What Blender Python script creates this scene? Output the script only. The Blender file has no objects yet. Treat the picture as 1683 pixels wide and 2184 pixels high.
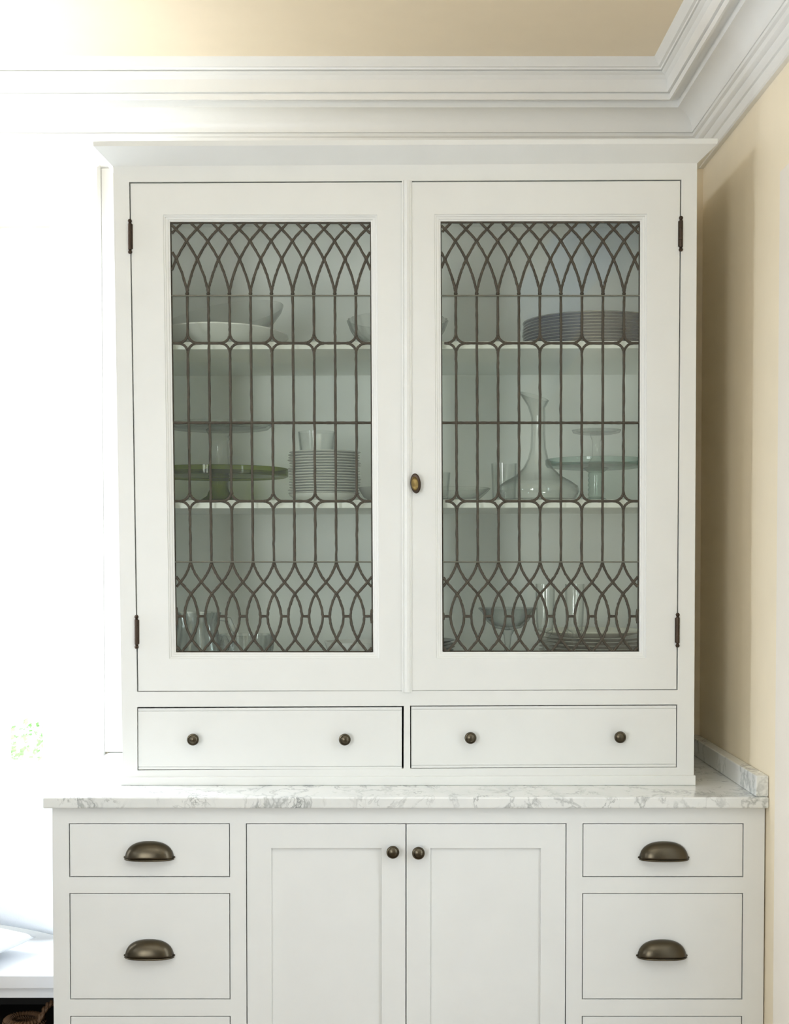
import bpy, bmesh, math, random
from mathutils import Matrix, Vector
random.seed(7)
scn = bpy.context.scene
col = scn.collection
PI = math.pi

# ------------------------------------------------------------------ camera
F_PX, PITCH, VX, VY = 2946.0, 0.030, 843.0, 1185.0          # focal length in pixels of the 1683 x 2184 frame
CY = VY + F_PX * math.tan(PITCH)
CAM_Z = 1.40
cd = bpy.data.cameras.new('camera')
cam = bpy.data.objects.new('camera', cd)
col.objects.link(cam)
cam.location = (0, 0, CAM_Z)
cam.rotation_euler = (PI / 2 - PITCH, 0, 0)
cd.sensor_fit = 'VERTICAL'
cd.sensor_height = 24.0
cd.sensor_width = 24.0
cd.lens = F_PX / 2184 * 24.0
cd.shift_x = (841.5 - VX) / 2184
cd.shift_y = (CY - 1092) / 2184
cd.clip_start = 0.05
scn.camera = cam

# ------------------------------------------------------------------ sky, window light, added fill lamps, exposure
SKY = 13.0
CEILING_FILL = 56.0
FRONT_FILL = 13.8
world = bpy.data.worlds.new('overcast_sky')
scn.world = world
world.use_nodes = True
bg = world.node_tree.nodes['Background']
bg.inputs['Color'].default_value = (0.90, 0.965, 1.05, 1)
bg.inputs['Strength'].default_value = SKY


def area(name, loc, rot, sx, sy, power, color, portal=False):
    l = bpy.data.lights.new(name, 'AREA')
    l.shape = 'RECTANGLE'
    l.size, l.size_y = sx, sy
    l.energy = power
    l.color = color
    o = bpy.data.objects.new(name, l)
    col.objects.link(o)
    o.location = loc
    o.rotation_euler = rot
    if portal:
        l.cycles.is_portal = True
    return o


ROOM_L, ROOM_R, ROOM_B, ROOM_F, CEIL = -1.75, 0.746, 3.375, -2.4, 2.5535
NOOK_X, NOOK_Y = -1.12, 2.55                   # the window nook: its side wall and where it starts
WIN1 = (-1.06, -0.835, 0.73, 2.215)           # x0, x1, z0, z1 of the window beside the cabinet
LWINS = [(1.1, 1.45)]            # y ranges of the windows in the left wall
LWZ = (1.2, 1.75)
NWIN = (2.74, 3.32, 0.80, 2.50)               # y0, y1, z0, z1 of the window in the nook's side wall
ROPEN = (1.45, 2.515, 2.005)                  # opening in the right wall: y0, y1, top
area('window_portal', ((WIN1[0] + WIN1[1]) / 2, ROOM_B + 0.10, (WIN1[2] + WIN1[3]) / 2), (-PI / 2, 0, 0), WIN1[1] - WIN1[0], WIN1[3] - WIN1[2], 1, (1, 1, 1), True)
for y0, y1 in LWINS:
    area('window_portal', (ROOM_L - 0.10, (y0 + y1) / 2, sum(LWZ) / 2), (0, -PI / 2, 0), LWZ[1] - LWZ[0], y1 - y0, 1, (1, 1, 1), True)

area('window_portal', (NOOK_X - 0.10, (NWIN[0] + NWIN[1]) / 2, (NWIN[2] + NWIN[3]) / 2), (0, -PI / 2, 0), NWIN[3] - NWIN[2], NWIN[1] - NWIN[0], 1, (1, 1, 1), True)
area('added_ceiling_fill', (-0.3, 0.5, 1.55), (PI * 1.08, 0, 0), 0.8, 0.8, CEILING_FILL, (0.70, 0.86, 1.13))  # unseen lamp added to lift the room by bounce off the ceiling
fill = area('added_front_fill', (-1.52, -1.0, 1.35), (0, 0, 0), 0.70, 1.4, FRONT_FILL, (0.955, 0.985, 0.985))  # unseen lamp added to brighten the cabinet front and shelves
fill.data.spread = math.radians(85)
fill.rotation_euler = Vector((1.50, 3.9, 0.17)).to_track_quat('-Z', 'Y').to_euler()
area('window_portal', (ROOM_R + 0.12, 1.86, 1.1), (0, PI / 2, 0), 1.6, 0.18, 1, (1, 1, 1), True)
vs = scn.view_settings
vs.view_transform = 'Standard'
vs.look = 'None'
vs.gamma = 1.0
vs.use_curve_mapping = False
vs.exposure = -0.12
scn.cycles.use_denoising = True
scn.cycles.max_bounces = 14
scn.cycles.diffuse_bounces = 7
scn.cycles.glossy_bounces = 4
scn.cycles.transmission_bounces = 10
scn.cycles.transparent_max_bounces = 40
scn.cycles.caustics_reflective = False
scn.cycles.caustics_refractive = False
scn.cycles.sample_clamp_indirect = 6.0


# ------------------------------------------------------------------ materials
def new_mat(name):
    m = bpy.data.materials.new(name)
    m.use_nodes = True
    nt = m.node_tree
    return m, nt, nt.nodes['Principled BSDF'], nt.nodes['Material Output']


def paint(name, c, rough=0.4, spec=0.5, metal=0.0, var=0.03, bump=0.0, scale=14.0):
    m, nt, b, out = new_mat(name)
    b.inputs['Roughness'].default_value = rough
    b.inputs['Metallic'].default_value = metal
    b.inputs['Specular IOR Level'].default_value = spec
    tc = nt.nodes.new('ShaderNodeTexCoord')
    nz = nt.nodes.new('ShaderNodeTexNoise')
    nz.inputs['Scale'].default_value = scale
    nz.inputs['Detail'].default_value = 4
    nt.links.new(tc.outputs['Object'], nz.inputs['Vector'])
    mx = nt.nodes.new('ShaderNodeMix')
    mx.data_type = 'RGBA'
    mx.inputs[6].default_value = (*[x * (1 - var) for x in c], 1)
    mx.inputs[7].default_value = (*[min(1, x * (1 + var)) for x in c], 1)
    nt.links.new(nz.outputs['Fac'], mx.inputs[0])
    nt.links.new(mx.outputs[2], b.inputs['Base Color'])
    if bump:
        bp = nt.nodes.new('ShaderNodeBump')
        bp.inputs['Strength'].default_value = bump
        bp.inputs['Distance'].default_value = 0.002
        nz2 = nt.nodes.new('ShaderNodeTexNoise')
        nz2.inputs['Scale'].default_value = scale * 8
        nz2.inputs['Detail'].default_value = 3
        nt.links.new(tc.outputs['Object'], nz2.inputs['Vector'])
        nt.links.new(nz2.outputs['Fac'], bp.inputs['Height'])
        nt.links.new(bp.outputs['Normal'], b.inputs['Normal'])
    return m


def glass(name, face, edge, gloss=1.0, power=2.2, rough=0.0, haze=0.0):
    """Thin clear glass: transparent with a tint that thickens towards the outline, and a Fresnel-like reflection."""
    m, nt, b, out = new_mat(name)
    nt.nodes.remove(b)
    lw = nt.nodes.new('ShaderNodeLayerWeight')
    lw.inputs['Blend'].default_value = 0.5
    pw = nt.nodes.new('ShaderNodeMath'); pw.operation = 'POWER'
    pw.inputs[1].default_value = power
    nt.links.new(lw.outputs['Facing'], pw.inputs[0])
    mx = nt.nodes.new('ShaderNodeMix'); mx.data_type = 'RGBA'
    mx.inputs[6].default_value = (*face, 1)
    mx.inputs[7].default_value = (*edge, 1)
    nt.links.new(pw.outputs[0], mx.inputs[0])
    tr = nt.nodes.new('ShaderNodeBsdfTransparent')
    nt.links.new(mx.outputs[2], tr.inputs['Color'])
    gl = nt.nodes.new('ShaderNodeBsdfGlossy')
    gl.inputs['Roughness'].default_value = rough
    p5 = nt.nodes.new('ShaderNodeMath'); p5.operation = 'POWER'
    p5.inputs[1].default_value = 5.0
    nt.links.new(lw.outputs['Facing'], p5.inputs[0])
    ma = nt.nodes.new('ShaderNodeMath'); ma.operation = 'MULTIPLY_ADD'
    ma.inputs[1].default_value = 0.6
    ma.inputs[2].default_value = 0.04 * gloss
    nt.links.new(p5.outputs[0], ma.inputs[0])
    ms = nt.nodes.new('ShaderNodeMixShader')
    nt.links.new(ma.outputs[0], ms.inputs[0])
    nt.links.new(tr.outputs[0], ms.inputs[1])
    nt.links.new(gl.outputs[0], ms.inputs[2])
    if haze:                                            # pale diffuse haze mixed in to brighten the view through old panes
        df = nt.nodes.new('ShaderNodeBsdfDiffuse')
        df.inputs['Color'].default_value = (0.80, 0.84, 0.79, 1)
        md = nt.nodes.new('ShaderNodeMixShader')
        md.inputs[0].default_value = haze
        nt.links.new(ms.outputs[0], md.inputs[1])
        nt.links.new(df.outputs[0], md.inputs[2])
        ms = md
    nt.links.new(ms.outputs[0], out.inputs['Surface'])
    return m


def marble(name):
    m, nt, b, out = new_mat(name)
    b.inputs['Roughness'].default_value = 0.16
    tc = nt.nodes.new('ShaderNodeTexCoord')
    wn = nt.nodes.new('ShaderNodeTexNoise')
    wn.inputs['Scale'].default_value = 9.0
    wn.inputs['Detail'].default_value = 5
    nt.links.new(tc.outputs['Object'], wn.inputs['Vector'])
    va = nt.nodes.new('ShaderNodeVectorMath'); va.operation = 'MULTIPLY_ADD'
    nt.links.new(wn.outputs['Color'], va.inputs[0])
    va.inputs[1].default_value = (0.09, 0.09, 0.09)
    nt.links.new(tc.outputs['Object'], va.inputs[2])
    mp = nt.nodes.new('ShaderNodeMapping')
    mp.inputs['Scale'].default_value = (1.0, 0.62, 0.55)
    mp.inputs['Rotation'].default_value = (0.0, 0.35, 0.5)
    nt.links.new(va.outputs[0], mp.inputs['Vector'])

    def vein(scale, width, seed):
        n = nt.nodes.new('ShaderNodeTexNoise')
        n.noise_dimensions = '4D'
        n.inputs['W'].default_value = seed
        n.inputs['Scale'].default_value = scale
        n.inputs['Detail'].default_value = 5
        n.inputs['Roughness'].default_value = 0.62
        nt.links.new(mp.outputs[0], n.inputs['Vector'])
        s = nt.nodes.new('ShaderNodeMath'); s.operation = 'SUBTRACT'; s.inputs[1].default_value = 0.5
        nt.links.new(n.outputs['Fac'], s.inputs[0])
        a = nt.nodes.new('ShaderNodeMath'); a.operation = 'ABSOLUTE'
        nt.links.new(s.outputs[0], a.inputs[0])
        r = nt.nodes.new('ShaderNodeMapRange')
        r.inputs['From Min'].default_value = 0.0
        r.inputs['From Max'].default_value = width
        r.inputs['To Min'].default_value = 1.0
        r.inputs['To Max'].default_value = 0.0
        nt.links.new(a.outputs[0], r.inputs['Value'])
        return r.outputs[0]

    def patchy(scale, lo, hi, seed):
        n = nt.nodes.new('ShaderNodeTexNoise')
        n.noise_dimensions = '4D'
        n.inputs['W'].default_value = seed
        n.inputs['Scale'].default_value = scale
        n.inputs['Detail'].default_value = 3
        nt.links.new(mp.outputs[0], n.inputs['Vector'])
        r = nt.nodes.new('ShaderNodeMapRange')
        r.inputs['From Min'].default_value = lo
        r.inputs['From Max'].default_value = hi
        nt.links.new(n.outputs['Fac'], r.inputs['Value'])
        return r.outputs[0]

    def mul(a, b_, k=None):
        n = nt.nodes.new('ShaderNodeMath'); n.operation = 'MULTIPLY'
        nt.links.new(a, n.inputs[0])
        if k is None:
            nt.links.new(b_, n.inputs[1])
        else:
            n.inputs[1].default_value = k
        return n.outputs[0]

    def mixc(fac, a, bcol):
        n = nt.nodes.new('ShaderNodeMix'); n.data_type = 'RGBA'
        nt.links.new(fac, n.inputs[0])
        if isinstance(a, tuple):
            n.inputs[6].default_value = (*a, 1)
        else:
            nt.links.new(a, n.inputs[6])
        n.inputs[7].default_value = (*bcol, 1)
        return n.outputs[2]
    c = mixc(mul(patchy(14, 0.45, 0.75, 1.0), None, 0.6), (0.765, 0.78, 0.77), (0.62, 0.65, 0.65))
    c = mixc(mul(mul(vein(11, 0.026, 3.0), patchy(9, 0.42, 0.60, 5.0)), None, 0.9), c, (0.36, 0.38, 0.38))
    c = mixc(mul(mul(vein(24, 0.022, 7.0), patchy(17, 0.48, 0.64, 8.0)), None, 0.9), c, (0.22, 0.235, 0.235))
    nt.links.new(c, b.inputs['Base Color'])
    return m


M = {}
M['cabinet'] = paint('white_cabinet_paint', (0.735, 0.745, 0.730), 0.38, bump=0.04)
M['lower'] = paint('white_base_cabinet_paint', (0.760, 0.775, 0.770), 0.38, bump=0.04)
M['trim'] = paint('white_trim_paint', (0.805, 0.80, 0.775), 0.30, bump=0.03)
M['interior'] = paint('cabinet_interior_paint', (0.915, 0.935, 0.905), 0.5)
M['ceiling'] = paint('cream_ceiling_paint', (0.88, 0.755, 0.565), 0.42)
M['wall'] = paint('cream_wall_paint', (0.87, 0.77, 0.59), 0.6, bump=0.05)
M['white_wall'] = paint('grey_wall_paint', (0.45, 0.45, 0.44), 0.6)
M['wood'] = paint('oak_floor', (0.30, 0.24, 0.18), 0.35, var=0.15)
M['marble'] = marble('white_marble')
M['bronze'] = paint('dark_bronze', (0.095, 0.080, 0.056), 0.33, metal=1.0, var=0.15)
M['hinge'] = paint('oil_rubbed_bronze', (0.06, 0.042, 0.03), 0.42, metal=0.8, var=0.2)
M['brass'] = paint('antique_brass', (0.17, 0.12, 0.045), 0.42, metal=1.0, var=0.2)
M['lead'] = paint('leaded_came', (0.070, 0.060, 0.045), 0.5, metal=0.5, var=0.4, bump=0.5, scale=60)
M['bar'] = paint('zinc_bar', (0.17, 0.17, 0.14), 0.45, metal=0.5, var=0.2)
M['pane'] = glass('old_window_glass', (0.972, 0.990, 0.972), (0.80, 0.87, 0.83), 1.0, haze=0.022)
M['clear_pane'] = glass('clear_window_glass', (0.97, 0.98, 0.98), (0.8, 0.85, 0.85), 0.8)
M['glassware'] = glass('clear_glassware', (0.985, 0.99, 0.987), (0.34, 0.39, 0.375), 1.5, 3.6)
M['crystal'] = glass('cut_crystal', (0.95, 0.962, 0.962), (0.24, 0.28, 0.28), 3.0, 2.4)
M['green_glass'] = glass('green_glass', (0.60, 0.66, 0.20), (0.26, 0.31, 0.05), 0.5, 1.2)
M['teal_glass'] = glass('pale_teal_glass', (0.86, 0.94, 0.92), (0.16, 0.30, 0.28), 1.3, 1.9)
M['white_china'] = paint('white_china', (0.82, 0.83, 0.81), 0.18)
M['cream_china'] = paint('cream_china', (0.80, 0.78, 0.66), 0.2)
M['pewter'] = paint('pewter', (0.40, 0.39, 0.34), 0.25, metal=0.9, var=0.1)
M['dark_china'] = paint('dark_grey_china', (0.10, 0.105, 0.10), 0.25)
M['grey_china'] = paint('grey_china', (0.36, 0.37, 0.34), 0.25)
M['fabric'] = paint('white_cotton', (0.82, 0.84, 0.85), 0.9, 0.2, bump=0.2, scale=40)
M['wicker'] = paint('dark_wicker', (0.16, 0.085, 0.04), 0.6, var=0.45, scale=45)
M['seat'] = paint('white_seat_paint', (0.78, 0.80, 0.84), 0.4)
M['niche'] = paint('shaded_niche', (0.02, 0.018, 0.016), 0.7)  # near-black paint, the shade of the open niche put into its colour
M['leaf'] = paint('garden_leaf', (0.20, 0.36, 0.13), 0.6, var=0.4, scale=3)
M['bark'] = paint('garden_bark', (0.25, 0.2, 0.15), 0.8)
M['lawn'] = paint('pale_paving', (0.52, 0.52, 0.50), 0.9, var=0.15)
M['casing'] = paint('cream_casing_paint', (0.82, 0.765, 0.68), 0.4)
M['rail'] = paint('white_railing_paint', (0.82, 0.83, 0.82), 0.5)


# ------------------------------------------------------------------ helpers
def at(px, py, Y):
    """Point of the plane y = Y seen at a pixel of the photograph (used to read real sizes off the photo)."""
    xc, zc = (px - VX) / F_PX, -(py - CY) / F_PX
    cp, sp = math.cos(PITCH), math.sin(PITCH)
    d = Vector((xc, cp + sp * zc, -sp + cp * zc))
    d = d * (Y / d.y)
    return Vector((d.x, Y, d.z + CAM_Z))


def xz(px, py, Y):
    p = at(px, py, Y)
    return (p.x, p.z)


def px_x(px, Y):
    return (px - VX) / F_PX * Y


def wloc(o):
    v = Vector((0, 0, 0))
    while o is not None:
        v += o.location
        o = o.parent
    return v


class MB:
    def __init__(self):
        self.v, self.f = [], []

    def add(self, verts, faces):
        n = len(self.v)
        self.v += [tuple(p) for p in verts]
        self.f += [[i + n for i in q] for q in faces]
        return self

    def box(self, x0, x1, y0, y1, z0, z1):
        return self.prism([(x0, z0), (x1, z0), (x1, z1), (x0, z1)], y0, y1)

    def prism(self, pts, y0, y1):
        n = len(pts)
        vs_ = [(x, y0, z) for x, z in pts] + [(x, y1, z) for x, z in pts]
        fs = [list(range(n)), list(range(2 * n - 1, n - 1, -1))]
        fs += [[i, i + n, (i + 1) % n + n, (i + 1) % n] for i in range(n)]
        return self.add(vs_, fs)

    def grid(self, rows, close_u=False, close_v=False):
        nr, nc = len(rows), len(rows[0])
        fs = []
        for i in range(nr if close_u else nr - 1):
            for j in range(nc if close_v else nc - 1):
                i2, j2 = (i + 1) % nr, (j + 1) % nc
                fs.append([i * nc + j, i * nc + j2, i2 * nc + j2, i2 * nc + j])
        return self.add([p for r in rows for p in r], fs)

    def lathe(self, prof, n=40, c=(0, 0, 0), axis='z', closed=False, sx=1.0, sy=1.0, flute=0.0, nf=0, wob=None):
        rows = []
        for r, h in prof:
            row = []
            for k in range(n):
                a = 2 * PI * k / n
                rr = r * (1 + (flute * math.cos(nf * a) if nf else 0))
                x, y = rr * math.cos(a) * sx, rr * math.sin(a) * sy
                if axis == 'z':
                    row.append((c[0] + x, c[1] + y, c[2] + h))
                else:                                    # along -y, towards the room
                    row.append((c[0] + x, c[1] - h, c[2] + y))
            rows.append(row)
        base = len(self.v)
        self.grid(rows, close_u=closed, close_v=True)
        if not closed:
            m = len(rows)
            self.f.append([base + k for k in range(n)])
            self.f.append([base + (m - 1) * n + k for k in range(n)])
        return self

    def tube(self, pts, r, n=8, closed=False, cap=True):
        pts = [Vector(p) for p in pts]
        rows = []
        m = len(pts)
        up = Vector((0, 0, 1))
        for i, p in enumerate(pts):
            a = pts[(i - 1) % m] if (closed or i > 0) else p
            b = pts[(i + 1) % m] if (closed or i < m - 1) else p
            t = (b - a).normalized()
            s = t.cross(up)
            if s.length < 1e-3:
                s = t.cross(Vector((0, 1, 0)))
            s.normalize()
            w = s.cross(t)
            rr = r[i] if isinstance(r, (list, tuple)) else r
            rows.append([p + s * math.cos(2 * PI * k / n) * rr + w * math.sin(2 * PI * k / n) * rr for k in range(n)])
        base = len(self.v)
        self.grid(rows, close_u=closed, close_v=True)
        if cap and not closed:
            self.f.append([base + k for k in range(n)])
            self.f.append([base + (m - 1) * n + k for k in range(n)])
        return self

    def build(self, name, mat, parent=None, smooth=False, bevel=0.0, local=False, angle=35, solid=0.0, recalc=True):
        me = bpy.data.meshes.new(name)
        me.from_pydata(self.v, [], self.f)
        bm = bmesh.new()
        bm.from_mesh(me)
        if recalc:
            bmesh.ops.recalc_face_normals(bm, faces=bm.faces)
        if smooth:
            lim = math.radians(angle)
            for f in bm.faces:
                f.smooth = True
            for e in bm.edges:
                if len(e.link_faces) == 2 and e.calc_face_angle(0) > lim:
                    e.smooth = False
        bm.to_mesh(me)
        bm.free()
        me.materials.append(M[mat] if isinstance(mat, str) else mat)
        o = bpy.data.objects.new(name, me)
        col.objects.link(o)
        if parent is not None:
            if not local:
                o.location = -wloc(parent)
            o.parent = parent
        if solid:
            s = o.modifiers.new('shell', 'SOLIDIFY')
            s.thickness = solid
            s.offset = -1
        if bevel:
            b = o.modifiers.new('edge', 'BEVEL')
            b.width = bevel
            b.segments = 2
            b.limit_method = 'ANGLE'
            b.angle_limit = math.radians(40)
        return o


def empty(name, loc):
    o = bpy.data.objects.new(name, None)
    col.objects.link(o)
    o.empty_display_size = 0.05
    o.location = loc
    return o


def tag(o, label=None, cat=None, group=None, kind=None):
    if label: o['label'] = label
    if cat: o['category'] = cat
    if group: o['group'] = group
    if kind: o['kind'] = kind
    return o


def struct(o):
    o['kind'] = 'structure'
    return o


def copy_tree(o, parent=None):
    c = o.copy()
    col.objects.link(c)
    if parent is not None:
        c.parent = parent
    for ch in list(o.children):
        copy_tree(ch, c)
    return c


def lerp(a, b, t):
    return a + (b - a) * t


# ================================================================== THE ROOM
T = 0.16
mb = MB()
x0, x1, z0, z1 = WIN1
mb.box(NOOK_X - T, x0, ROOM_B, ROOM_B + T, 0, CEIL).box(x1, ROOM_R + T, ROOM_B, ROOM_B + T, 0, CEIL)
mb.box(x0, x1, ROOM_B, ROOM_B + T, 0, z0).box(x0, x1, ROOM_B, ROOM_B + T, z1, CEIL)
struct(mb.build('wall_back', 'wall'))
mb = MB().box(ROOM_R, ROOM_R + T, ROOM_F - T, ROPEN[0], 0, CEIL).box(ROOM_R, ROOM_R + T, ROPEN[1], ROOM_B, 0, CEIL)
mb.box(ROOM_R, ROOM_R + T, ROPEN[0], ROPEN[1], ROPEN[2], CEIL)
struct(mb.build('wall_right', 'wall'))
mb = MB()
ys = [ROOM_F] + [y for w in LWINS for y in w] + [NOOK_Y]
for a, b in zip(ys[0::2], ys[1::2]):
    mb.box(ROOM_L - T, ROOM_L, a, b, 0, CEIL)
for a, b in LWINS:
    mb.box(ROOM_L - T, ROOM_L, a, b, 0, LWZ[0]).box(ROOM_L - T, ROOM_L, a, b, LWZ[1], CEIL)
mb.box(ROOM_L, NOOK_X - T, NOOK_Y, NOOK_Y + T, 0, CEIL)
ny0, ny1, nz0, nz1 = NWIN
mb.box(NOOK_X - T, NOOK_X, NOOK_Y, ny0, 0, CEIL).box(NOOK_X - T, NOOK_X, ny1, ROOM_B, 0, CEIL)
mb.box(NOOK_X - T, NOOK_X, ny0, ny1, 0, nz0).box(NOOK_X - T, NOOK_X, ny0, ny1, nz1, CEIL)
struct(mb.build('wall_left', 'white_wall'))
mb = MB()
mb = MB().box(ROOM_L - T, ROOM_R, ROOM_F - T, ROOM_F, 0, CEIL)
struct(mb.build('wall_front', 'white_wall'))
struct(MB().box(ROOM_L - T, ROOM_R + T, ROOM_F - T, NOOK_Y + T, -0.12, 0).box(NOOK_X - T, ROOM_R + T, NOOK_Y + T, ROOM_B + T, -0.12, 0).build('floor', 'wood'))
struct(MB().box(ROOM_L - T, ROOM_R + T, ROOM_F - T, NOOK_Y + T, CEIL, CEIL + 0.12).box(NOOK_X - T, ROOM_R + T, NOOK_Y + T, ROOM_B + T, CEIL, CEIL + 0.12).build('ceiling', 'ceiling'))

DG = (1.77, 1.95, 0.30, 1.90)                  # glazed strip of an added unseen door, sized for the light it admits
mb = MB().box(ROOM_R + 0.06, ROOM_R + 0.10, ROPEN[0], DG[0], 0, ROPEN[2]).box(ROOM_R + 0.06, ROOM_R + 0.10, DG[1], ROPEN[1], 0, ROPEN[2])
mb.box(ROOM_R + 0.06, ROOM_R + 0.10, DG[0], DG[1], 0, DG[2]).box(ROOM_R + 0.06, ROOM_R + 0.10, DG[0], DG[1], DG[3], ROPEN[2])
dr1 = struct(mb.build('added_door', 'trim'))
MB().box(ROOM_R + 0.078, ROOM_R + 0.082, DG[0], DG[1], DG[2], DG[3]).build('door_pane', 'clear_pane', dr1)
# crown moulding: one stepped profile run along the back wall and mitred into the right wall
cove = [(0.035 + 0.0428 * (1 - math.cos(a)), 2.418 + 0.0407 * math.sin(a)) for a in [i * PI / 2 / 7 for i in range(8)]]
CROWN = [(0, 2.336), (0.010, 2.336), (0.013, 2.339), (0.013, 2.350), (0.009, 2.352), (0.009, 2.367), (0.013, 2.369), (0.017, 2.376),
         (0.0185, 2.385), (0.022, 2.387), (0.026, 2.392), (0.0275, 2.402), (0.033, 2.405), (0.035, 2.4095), (0.030, 2.4105), (0.030, 2.4125), (0.035, 2.4135)] + cove + \
        [(0.0778, 2.4765), (0.0965, 2.4765), (0.0965, 2.469), (0.1021, 2.469), (0.1035, 2.482), (0.1000, 2.4825), (0.1000, 2.4845), (0.1084, 2.485), (0.1105, 2.513), (0.113, 2.515),
         (0.117, 2.521), (0.1235, 2.524), (0.1255, 2.5265), (0.1205, 2.5275), (0.1205, 2.5290), (0.1280, 2.530), (0.1292, 2.5335), (0.135, 2.535), (0.138, 2.541), (0.1435, 2.546), (0.1468, CEIL)]
CROWN += [(0, CEIL)]
rows = [[(NOOK_X, ROOM_B - p, z) for p, z in CROWN], [(ROOM_R - p, ROOM_B - p, z) for p, z in CROWN]]
mb = MB().grid(rows, close_v=True)
mb.f.append(list(range(len(CROWN))))
struct(mb.build('trim_1', 'trim', smooth=True, angle=28))
rows = [[(ROOM_R - p, ROOM_B - p, z) for p, z in CROWN], [(ROOM_R - p, ROOM_F, z) for p, z in CROWN]]
mb = MB().grid(rows, close_v=True)
mb.f.append([len(CROWN) + i for i in range(len(CROWN))])
struct(mb.build('trim_2', 'trim', smooth=True, angle=28))
# casing of the opening in the right wall, just inside the picture's right edge
mb = MB().box(ROOM_R - 0.020, ROOM_R, 2.515, 2.632, 0, 2.125)
struct(mb.build('trim_3', 'casing', bevel=0.003))
mb = MB().box(ROOM_R - 0.020, ROOM_R, 1.45, 2.515, 2.005, 2.125)
struct(mb.build('trim_4', 'casing', bevel=0.003))

# ------------------------------------------------------------------ window beside the cabinet
w = struct(empty('window_1', ((x0 + x1) / 2, ROOM_B, z0)))
CAS = [(0.0, 0.0), (0.0, 0.012), (0.004, 0.015), (0.026, 0.015), (0.030, 0.012), (0.034, 0.012), (0.040, 0.019), (0.074, 0.019), (0.080, 0.024), (0.085, 0.026), (0.118, 0.026), (0.124, 0.022), (0.126, 0.0)]
lo = z0 - 0.03
for side in ('right', 'left', 'head'):
    rows = []
    for off, out in CAS:
        y = ROOM_B - out
        if side == 'right':
            rows.append([(x1 + off, y, lo), (x1 + off, y, min(z1 + off, 2.341))])
        elif side == 'left':
            rows.append([(max(x0 - off, NOOK_X), y, lo), (max(x0 - off, NOOK_X), y, min(z1 + off, 2.341))])
        else:
            rows.append([(max(x0 - off, NOOK_X), y, min(z1 + off, 2.341)), (x1 + off, y, min(z1 + off, 2.341))])
    MB().grid(rows).build('window_casing', 'trim', w, smooth=True, angle=25)
MB().box(x0 - 0.05, x1 + 0.02, ROOM_B - 0.035, ROOM_B + 0.05, lo - 0.028, lo).build('window_sill', 'trim', w, bevel=0.005)
zm = 1.425
for nm, (za, zb, yo) in {'lower': (z0, zm + 0.018, 0.045), 'upper': (zm - 0.018, z1, 0.085)}.items():
    s = MB()
    s.box(x0, x0 + 0.04, ROOM_B + yo, ROOM_B + yo + 0.035, za, zb).box(x1 - 0.04, x1, ROOM_B + yo, ROOM_B + yo + 0.035, za, zb)
    s.box(x0 + 0.04, x1 - 0.04, ROOM_B + yo, ROOM_B + yo + 0.035, za, za + 0.036).box(x0 + 0.04, x1 - 0.04, ROOM_B + yo, ROOM_B + yo + 0.035, zb - 0.036, zb)
    so = s.build('window_sash', 'trim', w)
    MB().box(x0 + 0.04, x1 - 0.04, ROOM_B + yo + 0.015, ROOM_B + yo + 0.019, za + 0.036, zb - 0.036).build('window_pane', 'clear_pane', so)

struct(MB().box(x1 + 0.1255, -0.60, ROOM_B - 0.012, ROOM_B, 0.92, 2.335).build('bright_wall_strip', 'trim', bevel=0.001))  # white board laid on cream wall, the window glare put into its colour

# ------------------------------------------------------------------ garden beyond the window
struct(MB().box(-14, ROOM_R + T + 0.02, ROOM_B + 0.3, 16, -0.45, -0.40).build('ground', 'lawn'))
struct(MB().box(-14, ROOM_L - T - 0.02, -10, ROOM_B + 0.3, -0.45, -0.40).build('ground', 'lawn'))
struct(MB().box(ROOM_R + T + 0.02, 14, -14, 16, -0.06, -0.01).build('ground', 'lawn'))
struct(MB().box(-14, ROOM_R + T + 0.02, -14, ROOM_F - T - 0.02, -0.45, -0.401).build('ground', 'lawn'))


def shrub(loc, h, r, n, label):
    t = empty('garden_shrub', loc)
    tag(t, label, 'shrub', 'shrubs outside the window')
    st = MB()
    for k in range(5):
        a = k * 1.3
        st.tube([(0.02 * math.cos(a), 0.02 * math.sin(a), 0), (0.4 * r * math.cos(a), 0.4 * r * math.sin(a), h * 0.45), (0.6 * r * math.cos(a), 0.6 * r * math.sin(a), h * 0.85)], [0.02, 0.014, 0.006], 6)
    st.build('stem', 'bark', t, local=True)
    lf = MB()
    for k in range(n):
        a, q = random.uniform(0, 2 * PI), random.random() ** 0.5
        z = h * random.uniform(0.12, 1.0)
        rr = r * q * math.sqrt(max(0.05, 1 - (z / h * 1.6 - 0.75) ** 2))
        c = Vector((rr * math.cos(a), rr * math.sin(a), z))
        d = Vector((random.uniform(-1, 1), random.uniform(-1, 1), random.uniform(-0.3, 1))).normalized()
        s = d.cross(Vector((0.3, 0.2, 1))).normalized() * 0.012
        L = d * 0.05
        lf.add([c, c + L * 0.5 + s, c + L, c + L * 0.5 - s], [[0, 1, 2, 3]])
    o = lf.build('foliage', 'leaf', t, local=True, recalc=False)
    o['kind'] = 'stuff'


shrub((-1.70, 6.0, -0.40), 1.02, 0.10, 700, 'slim green shrub seen through the window between railing post and frame')
shrub((-1.86, 7.2, -0.40), 0.92, 0.30, 1500, 'lower bushy shrub behind the white railing outside the window')
r = empty('garden_railing', (-1.5, 5.2, -0.40))
tag(r, 'white garden railing outside the window with square posts', 'railing')
for x in (-3.2, -2.42, -1.475, -0.75):
    MB().box(x - 0.018, x + 0.018, 5.182, 5.218, -0.40, 0.86).build('post', 'rail', r)
for z in (0.50, -0.05):
    MB().box(-3.3, -0.6, 5.185, 5.215, z, z + 0.05).build('rail', 'rail', r)

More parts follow.
